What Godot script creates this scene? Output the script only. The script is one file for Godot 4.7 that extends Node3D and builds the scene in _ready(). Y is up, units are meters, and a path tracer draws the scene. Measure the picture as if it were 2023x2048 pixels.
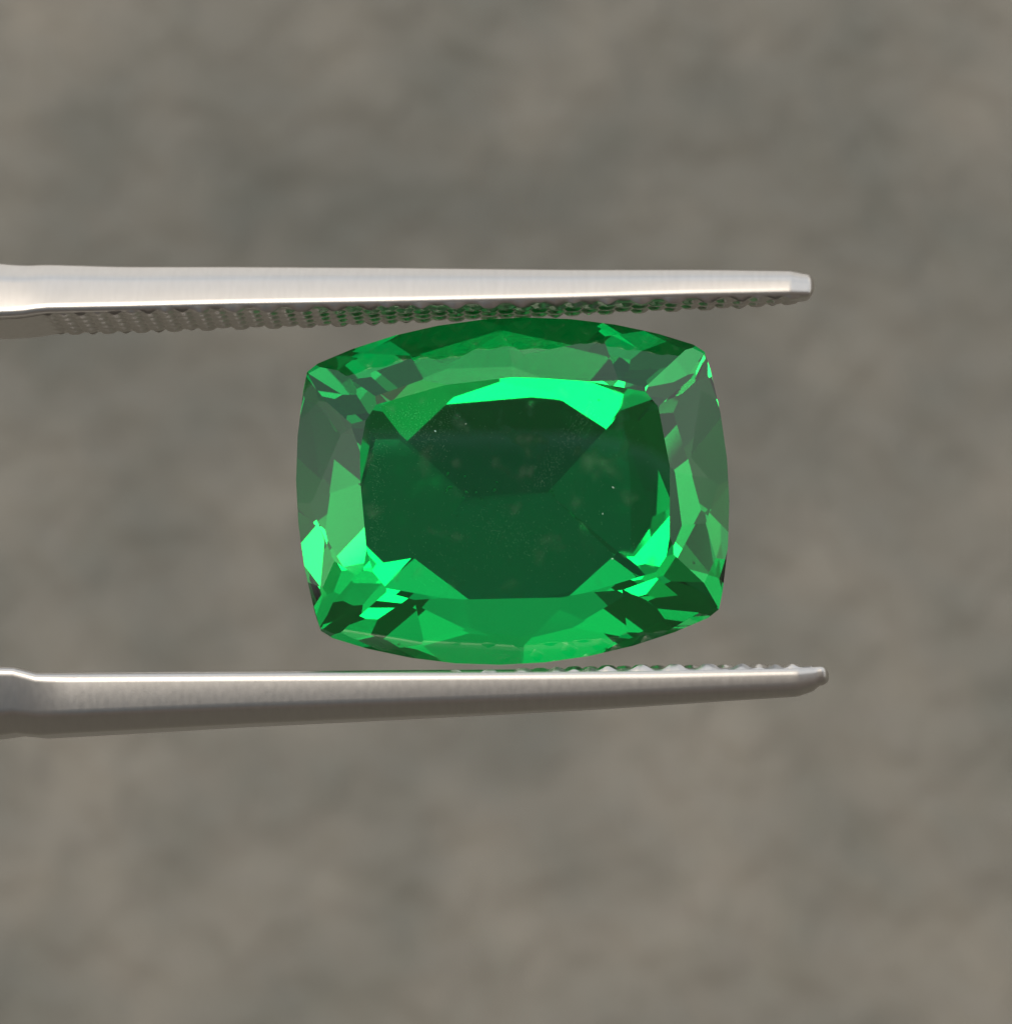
extends Node3D
# A green cushion-cut gem held in steel tweezers above a grey paved ground, under a bright veiled sky.

const MM := 0.001
const PITCH := 55.0            # how steeply the photographer looks down
const REACH := 120.0           # millimetres from the lens to the gem
const HELD := Vector3(0, 0.55, 0)

var frame: Transform3D         # axes of everything that is held up: x right, y up the picture, z towards the viewer
var rng := RandomNumberGenerator.new()


func _ready() -> void:
	rng.seed = 9
	frame = Transform3D(Basis(Vector3.RIGHT, deg_to_rad(-PITCH)), HELD)
	# --- camera
	var cam := Camera3D.new()
	cam.name = "camera"
	cam.transform = frame * Transform3D(Basis(), Vector3(0, 0, REACH * MM))
	cam.fov = rad_to_deg(2.0 * atan(13.524 / REACH))
	cam.near = 0.005
	cam.far = 200.0
	add_child(cam)
	cam.current = true
	# --- sky
	var env := Environment.new()
	var sm := ProceduralSkyMaterial.new()
	sm.sky_top_color = Color(0.66, 0.71, 0.77)
	sm.sky_horizon_color = Color(0.70, 0.695, 0.68)
	sm.sky_curve = 0.25
	sm.sky_energy_multiplier = 1.0
	sm.ground_bottom_color = Color(0.35, 0.33, 0.30)
	sm.ground_horizon_color = Color(0.6, 0.58, 0.55)
	sm.sun_angle_max = 5.0
	sm.sky_cover = noise_map(3, 0.012, 4, 1024, ramp([[0.0, Color(1, 0.97, 0.93, 0.0)], [0.38, Color(1, 0.97, 0.93, 0.1)], [0.62, Color(1, 0.97, 0.93, 0.6)], [1.0, Color(1, 0.97, 0.93, 0.85)]]))
	var sky := Sky.new()
	sky.sky_material = sm
	env.background_mode = Environment.BG_SKY
	env.sky = sky
	env.background_energy_multiplier = 1.3
	env.tonemap_mode = Environment.TONE_MAPPER_LINEAR
	env.tonemap_exposure = 1.0
	env.sdfgi_enabled = true
	env.ssao_enabled = true
	env.ssil_enabled = true
	var we := WorldEnvironment.new()
	we.name = "environment"
	we.environment = env
	var at := CameraAttributesPhysical.new()
	at.frustum_focal_length = 20.0
	at.exposure_aperture = 28.0
	at.frustum_focus_distance = (REACH - 0.8) * MM
	we.camera_attributes = at
	add_child(we)
	# --- sun behind thin cloud
	var sun := DirectionalLight3D.new()
	sun.name = "sun"
	sun.light_energy = 0.34
	sun.light_color = Color(1.0, 0.97, 0.93)
	sun.light_angular_distance = 30.0
	sun.shadow_enabled = true
	sun.basis = frame.basis * Basis.from_euler(Vector3(deg_to_rad(-18.5), deg_to_rad(-7.0), 0))
	add_child(sun)

	build_ground()
	build_tweezers()
	build_gem()
	build_phone()
	build_added_wall()


# ---------------------------------------------------------------- helpers

func noise_map(seed_: int, freq: float, octaves: int, size: int, ramp: Gradient = null, kind := FastNoiseLite.TYPE_SIMPLEX_SMOOTH) -> NoiseTexture2D:
	var n := FastNoiseLite.new()
	n.seed = seed_
	n.noise_type = kind
	n.frequency = freq
	n.fractal_octaves = octaves
	n.fractal_gain = 0.45
	var t := NoiseTexture2D.new()
	t.width = size
	t.height = size
	t.seamless = true
	t.noise = n
	if ramp:
		t.color_ramp = ramp
	return t


func ramp(stops: Array) -> Gradient:
	var g := Gradient.new()
	var o := PackedFloat32Array()
	var c := PackedColorArray()
	for s in stops:
		o.append(s[0])
		c.append(s[1])
	g.offsets = o
	g.colors = c
	return g


func thing(called: String, label: String, category: String, xf: Transform3D) -> Node3D:
	var o := Node3D.new()
	o.name = called
	o.transform = xf
	o.set_meta("label", label)
	o.set_meta("category", category)
	add_child(o, true)
	return o


func part(called: String, mesh: Mesh, mat: Material, parent: Node) -> MeshInstance3D:
	var o := MeshInstance3D.new()
	o.name = called
	o.mesh = mesh
	o.material_override = mat
	parent.add_child(o, true)
	return o


func along(table: Array, x: float) -> float:        # piecewise linear look-up, [x, value] rising in x
	if x <= table[0][0]:
		return table[0][1]
	for i in range(1, table.size()):
		if x <= table[i][0]:
			var a = table[i - 1]
			var b = table[i]
			return lerpf(a[1], b[1], (x - a[0]) / (b[0] - a[0]))
	return table[-1][1]


func rounded(corners: Array, n: int) -> PackedVector2Array:   # [point, radius] polygon with its corners turned to arcs
	var out := PackedVector2Array()
	var m := corners.size()
	for i in m:
		var p: Vector2 = corners[i][0]
		var r: float = corners[i][1]
		var a: Vector2 = corners[(i + m - 1) % m][0]
		var b: Vector2 = corners[(i + 1) % m][0]
		var u := (a - p).normalized()
		var v := (b - p).normalized()
		var cut := minf(r, 0.45 * minf(a.distance_to(p), b.distance_to(p)))
		for k in n + 1:
			var t := float(k) / n
			var s := p + u * cut * (1.0 - t) * (1.0 - t) + v * cut * t * t
			out.append(s)
	return out


func loft(rings: Array, close_start: bool, close_end: bool) -> ArrayMesh:   # rings: arrays of Vector3 of equal size, in millimetres
	var st := SurfaceTool.new()
	st.begin(Mesh.PRIMITIVE_TRIANGLES)
	var m: int = rings[0].size()
	for r in rings:
		for p in r:
			st.add_vertex(p * MM)
	for i in rings.size() - 1:
		for j in m:
			var a := i * m + j
			var b := i * m + (j + 1) % m
			var c := a + m
			var d := b + m
			for k in [a, c, b, b, c, d]:
				st.add_index(k)
	for e in [0, 1]:
		if [close_start, close_end][e]:
			var ring: Array = rings[0] if e == 0 else rings[-1]
			var mid := Vector3.ZERO
			for p in ring:
				mid += p / m
			st.add_vertex(mid * MM)
			var hub: int = rings.size() * m + (1 if e == 1 and close_start else 0)
			var base: int = 0 if e == 0 else (rings.size() - 1) * m
			for j in m:
				var a: int = base + j
				var b: int = base + (j + 1) % m
				for k in ([hub, a, b] if e == 0 else [hub, b, a]):
					st.add_index(k)
	st.generate_normals()
	return st.commit()


# ---------------------------------------------------------------- the ground

func build_ground() -> void:
	var m := StandardMaterial3D.new()
	m.albedo_texture = noise_map(5, 0.012, 7, 1024, ramp([
		[0.0, Color(0.435, 0.43, 0.398)], [0.5, Color(0.49, 0.474, 0.438)], [1.0, Color(0.545, 0.522, 0.48)]]))
	m.detail_enabled = true
	m.detail_blend_mode = BaseMaterial3D.BLEND_MODE_MUL
	m.detail_uv_layer = BaseMaterial3D.DETAIL_UV_2
	m.detail_albedo = noise_map(9, 0.009, 4, 512, ramp([[0.0, Color(0.81, 0.82, 0.81)], [0.5, Color(0.955, 0.95, 0.935)], [1.0, Color(1.0, 0.985, 0.96)]]))
	m.uv2_triplanar = true
	m.uv2_world_triplanar = true
	m.uv2_scale = Vector3(0.9, 0.9, 0.9)
	m.uv2_offset = Vector3(0.1, 0, 0.45)
	m.uv1_triplanar = true
	m.uv1_world_triplanar = true
	m.uv1_scale = Vector3(2.3, 2.3, 1.8)
	m.uv1_offset = Vector3(0.1, 0, 0.8)
	m.roughness = 0.92
	m.heightmap_enabled = true
	m.heightmap_texture = noise_map(8, 0.06, 3, 512)
	m.heightmap_scale = 0.3
	var pm := PlaneMesh.new()
	pm.size = Vector2(60, 60)
	var g := part("ground", pm, m, self)
	g.set_meta("kind", "structure")
	g.set_meta("label", "mottled grey brown paved ground far out of focus")


# ---------------------------------------------------------------- tweezers

func steel(seed_: int) -> StandardMaterial3D:
	var m := StandardMaterial3D.new()
	m.metallic = 1.0
	m.metallic_specular = 0.5
	m.albedo_texture = noise_map(seed_, 0.02, 4, 512, ramp([[0.0, Color(0.79, 0.77, 0.745)], [1.0, Color(0.82, 0.80, 0.775)]]))
	m.roughness_texture = noise_map(seed_ + 1, 0.03, 4, 512, ramp([[0.0, Color(0.31, 0.31, 0.31)], [1.0, Color(0.36, 0.36, 0.36)]]))
	m.roughness_texture_channel = BaseMaterial3D.TEXTURE_CHANNEL_RED
	m.roughness = 1.0
	m.uv1_triplanar = true
	m.uv1_scale = Vector3(420, 150, 150)
	m.heightmap_enabled = true
	m.heightmap_texture = noise_map(seed_ + 2, 0.05, 4, 512)
	m.heightmap_scale = 0.00004
	return m


class Arm:
	var side: float                 # +1 above the gem, -1 below
	var roll: float                 # how far the inner face turns towards the viewer
	var edge: Array                 # height of the front inner edge
	var thick: Array
	var wide: Array
	var lean: Array                 # outward slope of the front face, in degrees
	var tip: float
	var sunk: float                 # how far the knurling lies below the inner face
	var grip: float                 # half width of the knurled band

	func place(o: float, z: float, x: float, y: float, w: float) -> Vector3:   # o outwards from the inner face, z across the arm
		var c := cos(roll)
		var s := sin(roll)
		var dz := z - w / 2.0
		return Vector3(x, y + side * (o * c + dz * s), w / 2.0 + dz * c - o * s)


func build_arm(a: Arm, parent: Node3D, mat: Material) -> void:
	var rings := []
	var x := -108.0
	while x < a.tip + 0.001:
		var y := along(a.edge, x)
		var t := along(a.thick, x)
		var w := along(a.wide, x)
		var ln := tan(deg_to_rad(along(a.lean, x)))
		var bev := minf(0.36 * t, w * 0.25)
		var h := w / 2.0
		var f := 0.70 * t
		var prof := rounded([
			[Vector2(0, -h), 0.16], [Vector2(0, h), 0.30], [Vector2(f, h - f * ln), 0.14], [Vector2(t, h - f * ln - bev), 0.10],
			[Vector2(t, -h + f * ln + bev), 0.10], [Vector2(f, -h + f * ln), 0.14]], 5)
		var ring := []
		for p in prof:
			ring.append(a.place(p.x, p.y, x, y, w))
		if a.side < 0.0:
			ring.reverse()
		rings.append(ring)
		x += 2.0 if x < -20.0 else (0.3 if x < a.tip - 1.3 else 0.08)
	# a rounded end
	var last: Array = rings[-1]
	var mid := Vector3.ZERO
	for p in last:
		mid += p / last.size()
	for k in range(1, 6):
		var q := PI / 2.0 * k / 6.0
		var ring := []
		for p in last:
			var v: Vector3 = mid + (p - mid) * cos(q)
			v.x += 0.24 * sin(q)
			ring.append(v)
		rings.append(ring)
	var arm := part("arm", loft(rings, true, true), mat, parent)
	# the diamond-cut gripping face
	var st := SurfaceTool.new()
	st.begin(Mesh.PRIMITIVE_TRIANGLES)
	var x0 := -26.0
	var cut := -12.1               # where the knurling begins
	var x1 := a.tip - 0.25
	var nx := 560
	var nz := 56
	var pitch := 0.885
	for i in nx + 1:
		var gx := lerpf(x0, x1, float(i) / nx)
		var y := along(a.edge, gx)
		var w := along(a.wide, gx)
		for j in nz + 1:
			var v := clampf(float(j - 1) / (nz - 2), 0.0, 1.0)
			var gw := minf(a.grip, w / 2.0 - 0.08)
			var z := lerpf(-gw, gw, v)
			var p := absf(fposmod(gx / pitch + z / 0.78, 1.0) - 0.5) * 2.0     # two crossing sets of grooves
			var q := absf(fposmod(gx / pitch - z / 0.78, 1.0) - 0.5) * 2.0
			var hgt := smoothstep(0.0, 0.75, p) * smoothstep(0.0, 0.75, q)
			hgt = 0.11 + (0.06 + 0.13 * hgt - 0.11) * smoothstep(cut, cut + 0.3, gx) * (1.0 - 0.6 * smoothstep(x1 - 0.6, x1, gx))
			var o := 0.10 + a.sunk * (1.0 - smoothstep(-1.0, 3.0, gx)) - hgt
			if j == 0 or j == nz:
				o = 0.22
			st.set_smooth_group(0)
			st.add_vertex(a.place(o, z, gx, y, w) * MM)
	for i in nx:
		for j in nz:
			var k := i * (nz + 1) + j
			var quad := [k, k + 1, k + nz + 1, k + 1, k + nz + 2, k + nz + 1]
			if a.side > 0.0:
				quad = [k, k + nz + 1, k + 1, k + 1, k + nz + 1, k + nz + 2]
			for q in quad:
				st.add_index(q)
	st.generate_normals()
	part("grip_face", st.commit(), mat, arm)


func build_tweezers() -> void:
	var t := thing("tweezers", "brushed steel gem tweezers with knurled jaws gripping the green stone", "tweezers", frame)
	var mat := steel(21)
	var up := Arm.new()
	up.side = 1.0
	up.roll = deg_to_rad(5.5)
	up.edge = [[-108.0, 0.05], [-100.0, 0.15], [-80.0, 2.60], [-50.0, 5.20], [-25.0, 5.40], [-13.4, 5.04], [-12.6, 5.07], [-12.0, 5.17], [-10.0, 5.21], [-7.0, 5.29], [-3.0, 5.36], [1.5, 5.47], [4.8, 5.58], [7.5, 5.65], [8.2, 5.67]]
	up.thick = [[-108.0, 1.40], [-50.0, 2.00], [-13.4, 1.58], [-12.0, 1.41], [-10.0, 1.31], [-7.0, 1.23], [-3.0, 1.14], [2.5, 0.95], [5.8, 0.84], [7.5, 0.77], [7.95, 0.67]]
	up.wide = [[-108.0, 8.0], [-50.0, 7.5], [-25.0, 5.4], [-13.4, 4.3], [-10.0, 3.9], [-3.0, 3.0], [2.5, 2.1], [7.5, 1.3], [7.95, 0.95]]
	up.lean = [[-108.0, 6.0], [-12.6, 15.0], [-11.9, 18.0], [3.0, 16.0], [8.0, 10.0]]
	up.tip = 7.95
	up.grip = 1.8
	build_arm(up, t, mat)
	var lo := Arm.new()
	lo.side = -1.0
	lo.roll = deg_to_rad(-5.0)
	lo.edge = [[-108.0, -0.05], [-100.0, -0.15], [-80.0, -2.40], [-50.0, -4.60], [-25.0, -4.28], [-13.4, -3.98], [-12.8, -3.99], [-12.2, -4.14], [-7.0, -4.12], [0.0, -4.10], [8.4, -4.05]]
	lo.thick = [[-108.0, 1.4], [-50.0, 2.1], [-13.4, 1.80], [-12.2, 1.62], [-10.0, 1.52], [-7.0, 1.38], [2.5, 1.02], [5.8, 0.85], [7.7, 0.76], [8.1, 0.64], [8.35, 0.44]]
	lo.wide = [[-108.0, 8.0], [-50.0, 7.5], [-25.0, 5.4], [-13.4, 4.3], [-10.0, 3.9], [-3.0, 3.0], [2.5, 2.1], [7.7, 1.3], [8.2, 0.9]]
	lo.lean = [[-108.0, 12.0], [-12.4, 14.0], [-11.4, 7.0], [8.4, 7.0]]
	lo.tip = 8.3
	lo.grip = 1.25
	lo.sunk = 0.10
	build_arm(lo, t, mat)
	var heel := BoxMesh.new()
	heel.size = Vector3(9, 2.6, 7.8) * MM
	var hl := part("heel", heel, mat, t)
	hl.position = Vector3(-111.5, 0, 0) * MM


# ---------------------------------------------------------------- the gem

var planes := []                # [normal, offset, kind]
var outline := PackedVector2Array()


func support(az: float) -> float:
	var d := Vector2(cos(az), sin(az))
	var best := -1e9
	for p in outline:
		best = maxf(best, p.dot(d))
	return best


func facet(az_deg: float, slope_deg: float, d: float, z: float, kind: String) -> void:   # a plane that leans outwards from straight up by slope, through distance d at height z
	var az := deg_to_rad(az_deg)
	var th := deg_to_rad(slope_deg)
	var n := Vector3(cos(az) * sin(th), sin(az) * sin(th), cos(th))
	planes.append([n, d * sin(th) + z * cos(th), kind])


func build_gem() -> void:
	var xf := frame * Transform3D(Basis.from_euler(Vector3(deg_to_rad(-1.8), deg_to_rad(3.0), deg_to_rad(3.0))), Vector3(0.18, 0.55, 0.2) * MM)
	var gem := thing("green_gemstone", "rectangular cushion cut transparent green gemstone clamped between the steel tweezer jaws", "gemstone", xf)
	# outline: four bowed sides meeting in short blunt corners
	var hx := 5.68
	var hy := 4.55
	for s in 4:
		var horizontal := s % 2 == 0                     # right, top, left, bottom
		var reach := hx if horizontal else hy
		var half := 3.4 if horizontal else 4.95
		var r := 13.5
		for k in range(-8, 9):
			var u := half * k / 8.0
			var v := reach - (r - sqrt(r * r - u * u))
			outline.append(Vector2(v, u).rotated(PI / 2.0 * s) if horizontal else Vector2(v, u).rotated(PI / 2.0 * s))
	var g := 0.21                                        # half the girdle
	var top := 1.45
	var corner := rad_to_deg(atan2(3.75, 5.0))
	var cut := func(az, slope, z, kind): facet(az, slope, support(deg_to_rad(az)), z, kind)
	# girdle
	for k in 72:
		cut.call(k * 5.0, 90.0, 0.0, "girdle")
	# crown: table, stars, mains, two rows of girdle facets
	planes.append([Vector3(0, 0, 1), top, "table"])
	var corners := [corner, 180.0 - corner, 180.0 + corner, 360.0 - corner]
	for s in [0.0, 90.0, 180.0, 270.0]:
		var long: bool = s == 90.0 or s == 270.0
		for e in [-1.0, 1.0]:
			facet(s + e * 4.0 + jit(), 31.5 + jit() * 2.0, support(deg_to_rad(s + e * 4.0)) - 0.5, g + 0.55, "crown_facet")
			cut.call(s + e * 5.0, 39.0 + jit() * 2.0, g, "crown_facet")
			facet(s + e * 2.0 + jit(), 35.5 + jit() * 2.0, support(deg_to_rad(s + e * 2.0)) - 0.24, g + 0.24, "crown_facet")
			facet(s + e * 7.5 + jit(), 36.0 + jit() * 2.5, support(deg_to_rad(s + e * 7.5)) - 0.26, g + 0.26, "crown_facet")
			facet(s + e * 15.0 + jit(), 37.0 + jit() * 2.5, support(deg_to_rad(s + e * 15.0)) - 0.26, g + 0.27, "crown_facet")
			cut.call(s + e * 11.0, 42.0 + jit() * 3.0, g + 0.02, "crown_facet")
			cut.call(s + e * 19.0, 46.0 + jit() * 3.0, g + 0.04, "crown_facet")
			facet(s + e * 9.0, 34.0 + jit() * 2.0, support(deg_to_rad(s + e * 9.0)) - 0.42, g + 0.47, "crown_facet")
			facet(s + e * 13.0 + jit(), 22.0 + jit() * 3.0, support(deg_to_rad(s)) * (0.70 if long else 0.745), top - 0.03, "crown_facet")
	for e in [-12.0, -4.0, 4.0, 12.0]:
		facet(180.0 + e, 66.0 + jit(), support(deg_to_rad(180.0 + e)) - 0.10, g + 0.24, "crown_facet")
	for c in corners:
		cut.call(c + jit(), 31.0, g + 0.04, "crown_facet")
		cut.call(c + 7.0 + jit(), 38.0, g + 0.03, "crown_facet")
		cut.call(c - 7.0 + jit(), 38.0, g + 0.03, "crown_facet")
	# pavilion: steep broken rows under the girdle, mains that meet in a keel
	for s in [0.0, 90.0, 180.0, 270.0]:
		var long: bool = s == 90.0 or s == 270.0
		facet(s + jit() * 0.3, 180.0 - (44.9 if long else 44.6) - jit() * 0.1, support(deg_to_rad(s)) - 0.45, -g - 0.85, "pavilion_facet")
		for e in [-1.0, 1.0]:
			cut.call(s + e * 3.5, 180.0 - (58.0 if s == 90.0 else 52.0) + jit() * 2.0, -g, "pavilion_facet")
			cut.call(s + e * 9.0, 180.0 - 57.0 + jit() * 3.0, -g, "pavilion_facet")
			cut.call(s + e * 15.0, 180.0 - 60.0 + jit() * 3.0, -g, "pavilion_facet")
			cut.call(s + e * 21.0, 180.0 - 63.0 + jit() * 2.0, -g - 0.02, "pavilion_facet")
			if s != 90.0:
				facet(s + e * 6.5, 180.0 - 49.0 + jit() * 2.0, support(deg_to_rad(s + e * 6.5)) - 0.3, -g - 0.55, "pavilion_facet")
			if long:
				cut.call(s + e * 1.2, 180.0 - 57.0 + jit() * 2.0, -g, "pavilion_facet")
				cut.call(s + e * 6.2, 180.0 - 56.0 + jit() * 3.0, -g, "pavilion_facet")
				cut.call(s + e * 12.0, 180.0 - 58.5 + jit() * 3.0, -g, "pavilion_facet")
				continue
			facet(s + e * 14.0, 180.0 - 50.0 + jit(), support(deg_to_rad(s + e * 14.0)) - 0.3, -g - 0.6, "pavilion_facet")
			facet(s + e * 17.0, 180.0 - 45.5 + jit(), support(deg_to_rad(s + e * 17.0)) - 0.5, -g - 0.9, "pavilion_facet")
	for c in corners:
		facet(c + jit(), 180.0 - 44.0 + jit(), support(deg_to_rad(c)) - (0.12 if c > 180.0 and c < 270.0 else 0.02), -g - 0.62, "pavilion_facet")
		cut.call(c + 8.0 + jit(), 180.0 - 50.0 + jit() * 2.0, -g, "pavilion_facet")
		cut.call(c - 8.0 + jit(), 180.0 - 50.0 + jit() * 2.0, -g, "pavilion_facet")
	var mats := {}
	var clear := StandardMaterial3D.new()
	clear.transparency = BaseMaterial3D.TRANSPARENCY_ALPHA
	clear.albedo_color = Color(Color(0.0004, 0.40, 0.066).linear_to_srgb(), 0.0)
	clear.refraction_enabled = true
	clear.refraction_scale = 0.058
	clear.roughness = 0.0
	clear.metallic_specular = 0.35
	var frosted: StandardMaterial3D = clear.duplicate()
	frosted.roughness = 0.28
	var worn: StandardMaterial3D = clear.duplicate()
	worn.roughness = 0.2
	worn.roughness_texture = noise_map(61, 0.012, 5, 512, ramp([[0.0, Color.BLACK], [0.56, Color.BLACK], [0.72, Color(0.5, 0.5, 0.5)], [1.0, Color.WHITE]]))
	worn.uv1_triplanar = true
	worn.uv1_scale = Vector3(150, 140, 150)
	mats = {"table": worn, "crown_facet": clear, "pavilion_facet": clear, "girdle": frosted}
	cut_stone(gem, mats)
	# small flaws in the stone and dust on it
	var pale := StandardMaterial3D.new()
	pale.albedo_color = Color(0.75, 0.85, 0.78)
	pale.roughness = 0.35
	for k in 9:
		var chip := part("inclusion", shard(0.016 + 0.035 * rng.randf()), pale, gem)
		chip.position = Vector3(rng.randfn(-0.8, 0.75), rng.randfn(0.15, 0.25), rng.randf_range(-1.2, 0.7)) * MM
	for k in 5:
		var speck := part("dust_speck", shard(0.014 + 0.012 * rng.randf()), pale, gem)
		speck.position = Vector3(rng.randf_range(-3.2, 3.4), rng.randf_range(-2.0, 2.0), top + 0.008) * MM
	# wiped streaks of fine dust on the table
	var st := SurfaceTool.new()
	st.begin(Mesh.PRIMITIVE_TRIANGLES)
	for streak in [[Vector2(2.0, 1.9), Vector2(0.5, 0.0), 0.16, 420], [Vector2(-3.5, 1.6), Vector2(-3.75, -1.4), 0.16, 420], [Vector2(-3.3, 2.0), Vector2(-1.6, 2.1), 0.24, 360], [Vector2(-2.6, 1.7), Vector2(-1.9, 1.2), 0.25, 240], [Vector2(-3.0, -1.9), Vector2(2.5, -1.2), 0.7, 420], [Vector2(-1.0, -0.6), Vector2(0.5, -1.6), 0.25, 200], [Vector2(-3.0, 0.5), Vector2(3.5, 0.5), 0.9, 260]]:
		for k in streak[3]:
			var p: Vector2 = streak[0].lerp(streak[1], rng.randf()) + Vector2(rng.randfn(0, 1), rng.randfn(0, 1)) * streak[2]
			if absf(p.x) > 3.85 or absf(p.y) > 2.45:
				continue
			var r := rng.randf_range(0.003, 0.0065)
			var t := rng.randf() * TAU
			var c := [Vector3(p.x, p.y, top + r * 1.4)]
			for j in 3:
				c.append(Vector3(p.x + cos(t + TAU * j / 3.0) * r, p.y + sin(t + TAU * j / 3.0) * r, top + 0.0005))
			for f in [[0, 2, 1], [0, 3, 2], [0, 1, 3], [1, 2, 3]]:
				for j in f:
					st.add_vertex(c[j] * MM)
	st.generate_normals()
	part("dust", st.commit(), pale, gem).set_meta("kind", "stuff")


func shard(r: float) -> ArrayMesh:      # an irregular splinter
	var rings := []
	var along_it := Vector3(rng.randf_range(-1, 1), rng.randf_range(-1, 1), rng.randf_range(-0.4, 0.4)).normalized()
	var u := along_it.cross(Vector3(0.1, 0.3, 0.9)).normalized()
	var v := along_it.cross(u)
	for k in 4:
		var ring := []
		var fat: float = r * [0.3, 1.0, 0.8, 0.2][k]
		for j in 5:
			ring.append(along_it * r * (k - 1.5) * 0.9 + (u * cos(TAU * j / 5.0) + v * sin(TAU * j / 5.0)) * fat * rng.randf_range(0.6, 1.1))
		rings.append(ring)
	return loft(rings, true, true)


func jit() -> float:
	return rng.randf_range(-0.7, 0.7)


func cut_stone(gem: Node3D, mats: Dictionary) -> void:
	var known := []
	var girdle := SurfaceTool.new()
	girdle.begin(Mesh.PRIMITIVE_TRIANGLES)
	var count := 0
	for i in planes.size():
		var n: Vector3 = planes[i][0]
		var u := n.cross(Vector3(0.31, 0.52, 0.79)).normalized()
		var v := n.cross(u)
		var o: Vector3 = n * planes[i][1]
		var poly := [o + (u + v) * 30.0, o + (v - u) * 30.0, o - (u + v) * 30.0, o + (u - v) * 30.0]
		for j in planes.size():
			if j == i or poly.size() < 3:
				continue
			var m: Vector3 = planes[j][0]
			var d: float = planes[j][1]
			var kept := []
			for k in poly.size():
				var a: Vector3 = poly[k]
				var b: Vector3 = poly[(k + 1) % poly.size()]
				var da := m.dot(a) - d
				var db := m.dot(b) - d
				if da <= 0.0:
					kept.append(a)
				if (da < 0.0 and db > 0.0) or (da > 0.0 and db < 0.0):
					kept.append(a.lerp(b, da / (da - db)))
			poly = kept
		if poly.size() < 3:
			continue
		# neighbouring facets share their corners
		var ring := []
		for p in poly:
			var q: Vector3 = p
			var found := false
			for w in known:
				if w.distance_squared_to(q) < 4e-6:
					q = w
					found = true
					break
			if not found:
				known.append(q)
			if ring.is_empty() or ring[-1] != q:
				ring.append(q)
		while ring.size() > 1 and ring[0] == ring[-1]:
			ring.pop_back()
		if ring.size() < 3:
			continue
		var st := SurfaceTool.new()
		if planes[i][2] == "girdle":
			st = girdle
		else:
			st.begin(Mesh.PRIMITIVE_TRIANGLES)
		var turned: bool = (ring[1] - ring[0]).cross(ring[2] - ring[0]).dot(n) > 0.0
		for k in range(1, ring.size() - 1):
			var tri := [ring[0], ring[k], ring[k + 1]]
			if turned:
				tri = [ring[0], ring[k + 1], ring[k]]
			for p in tri:
				st.set_normal(n)
				st.add_vertex(p * MM)
		if planes[i][2] != "girdle":
			part(planes[i][2], st.commit(), mats[planes[i][2]], gem)
			count += 1
	part("girdle", girdle.commit(), mats["girdle"], gem)
	print("facets ", count)


# ---------------------------------------------------------------- the phone that takes the picture, mirrored in the table of the gem

func slab(x0: float, x1: float, y0: float, y1: float, z0: float, z1: float, r: float, bevel: float) -> ArrayMesh:
	var rings := []
	for lay in [[z1, bevel], [z1 - bevel * 0.3, bevel * 0.3], [z1 - bevel, 0.0], [z0 + bevel, 0.0], [z0 + bevel * 0.3, bevel * 0.3], [z0, bevel]]:
		var b: float = lay[1]
		var ring := []
		for p in rounded([[Vector2(x0 + b, y0 + b), r], [Vector2(x1 - b, y0 + b), r], [Vector2(x1 - b, y1 - b), r], [Vector2(x0 + b, y1 - b), r]], 6):
			ring.append(Vector3(p.x, p.y, lay[0]))
		rings.append(ring)
	return loft(rings, true, true)


func build_phone() -> void:
	var xf := frame * Transform3D(Basis(), Vector3(0, 0, REACH * MM))
	var ph := thing("phone", "dark slim phone held over the stone to photograph it", "phone", xf)
	var body := StandardMaterial3D.new()
	body.albedo_color = Color(0.70, 0.78, 0.88)
	body.roughness = 0.5
	var glass := StandardMaterial3D.new()
	glass.albedo_color = Color(0.05, 0.05, 0.06)
	glass.roughness = 0.08
	var bar := StandardMaterial3D.new()
	bar.albedo_color = Color(0.58, 0.65, 0.74)
	bar.roughness = 0.4
	part("body", slab(-47, 25, -137, 12, 4.0, 12.0, 9.0, 1.2), body, ph)
	part("camera_bump", slab(-46, 24, -34, 3, 2.4, 4.0, 3.0, 0.5), bar, ph)
	part("lens", slab(-6.5, 6.5, -9.5, 3.5, 1.0, 2.4, 6.5, 0.4), glass, ph)
	part("screen", slab(-45, 23, -135, 10, 12.0, 12.3, 8.0, 0.1), glass, ph)


# ---------------------------------------------------------------- unseen wall added behind the viewer to darken what steel and gem mirror

func build_added_wall() -> void:
	var m := StandardMaterial3D.new()
	m.albedo_texture = noise_map(51, 0.02, 4, 512, ramp([[0.0, Color(0.50, 0.46, 0.435)], [1.0, Color(0.58, 0.535, 0.505)]]))
	m.uv1_triplanar = true
	m.uv1_world_triplanar = true
	m.roughness = 0.9
	var h := thing("added_wall", "brown rendered wall added unseen behind the viewer to darken reflections in steel and gem", "wall", Transform3D(Basis(), Vector3(0, 0, 1.4)))
	var b := BoxMesh.new()
	b.size = Vector3(9, 3.2, 0.25)
	part("wall", b, m, h).position = Vector3(0, 1.6, 0.125)
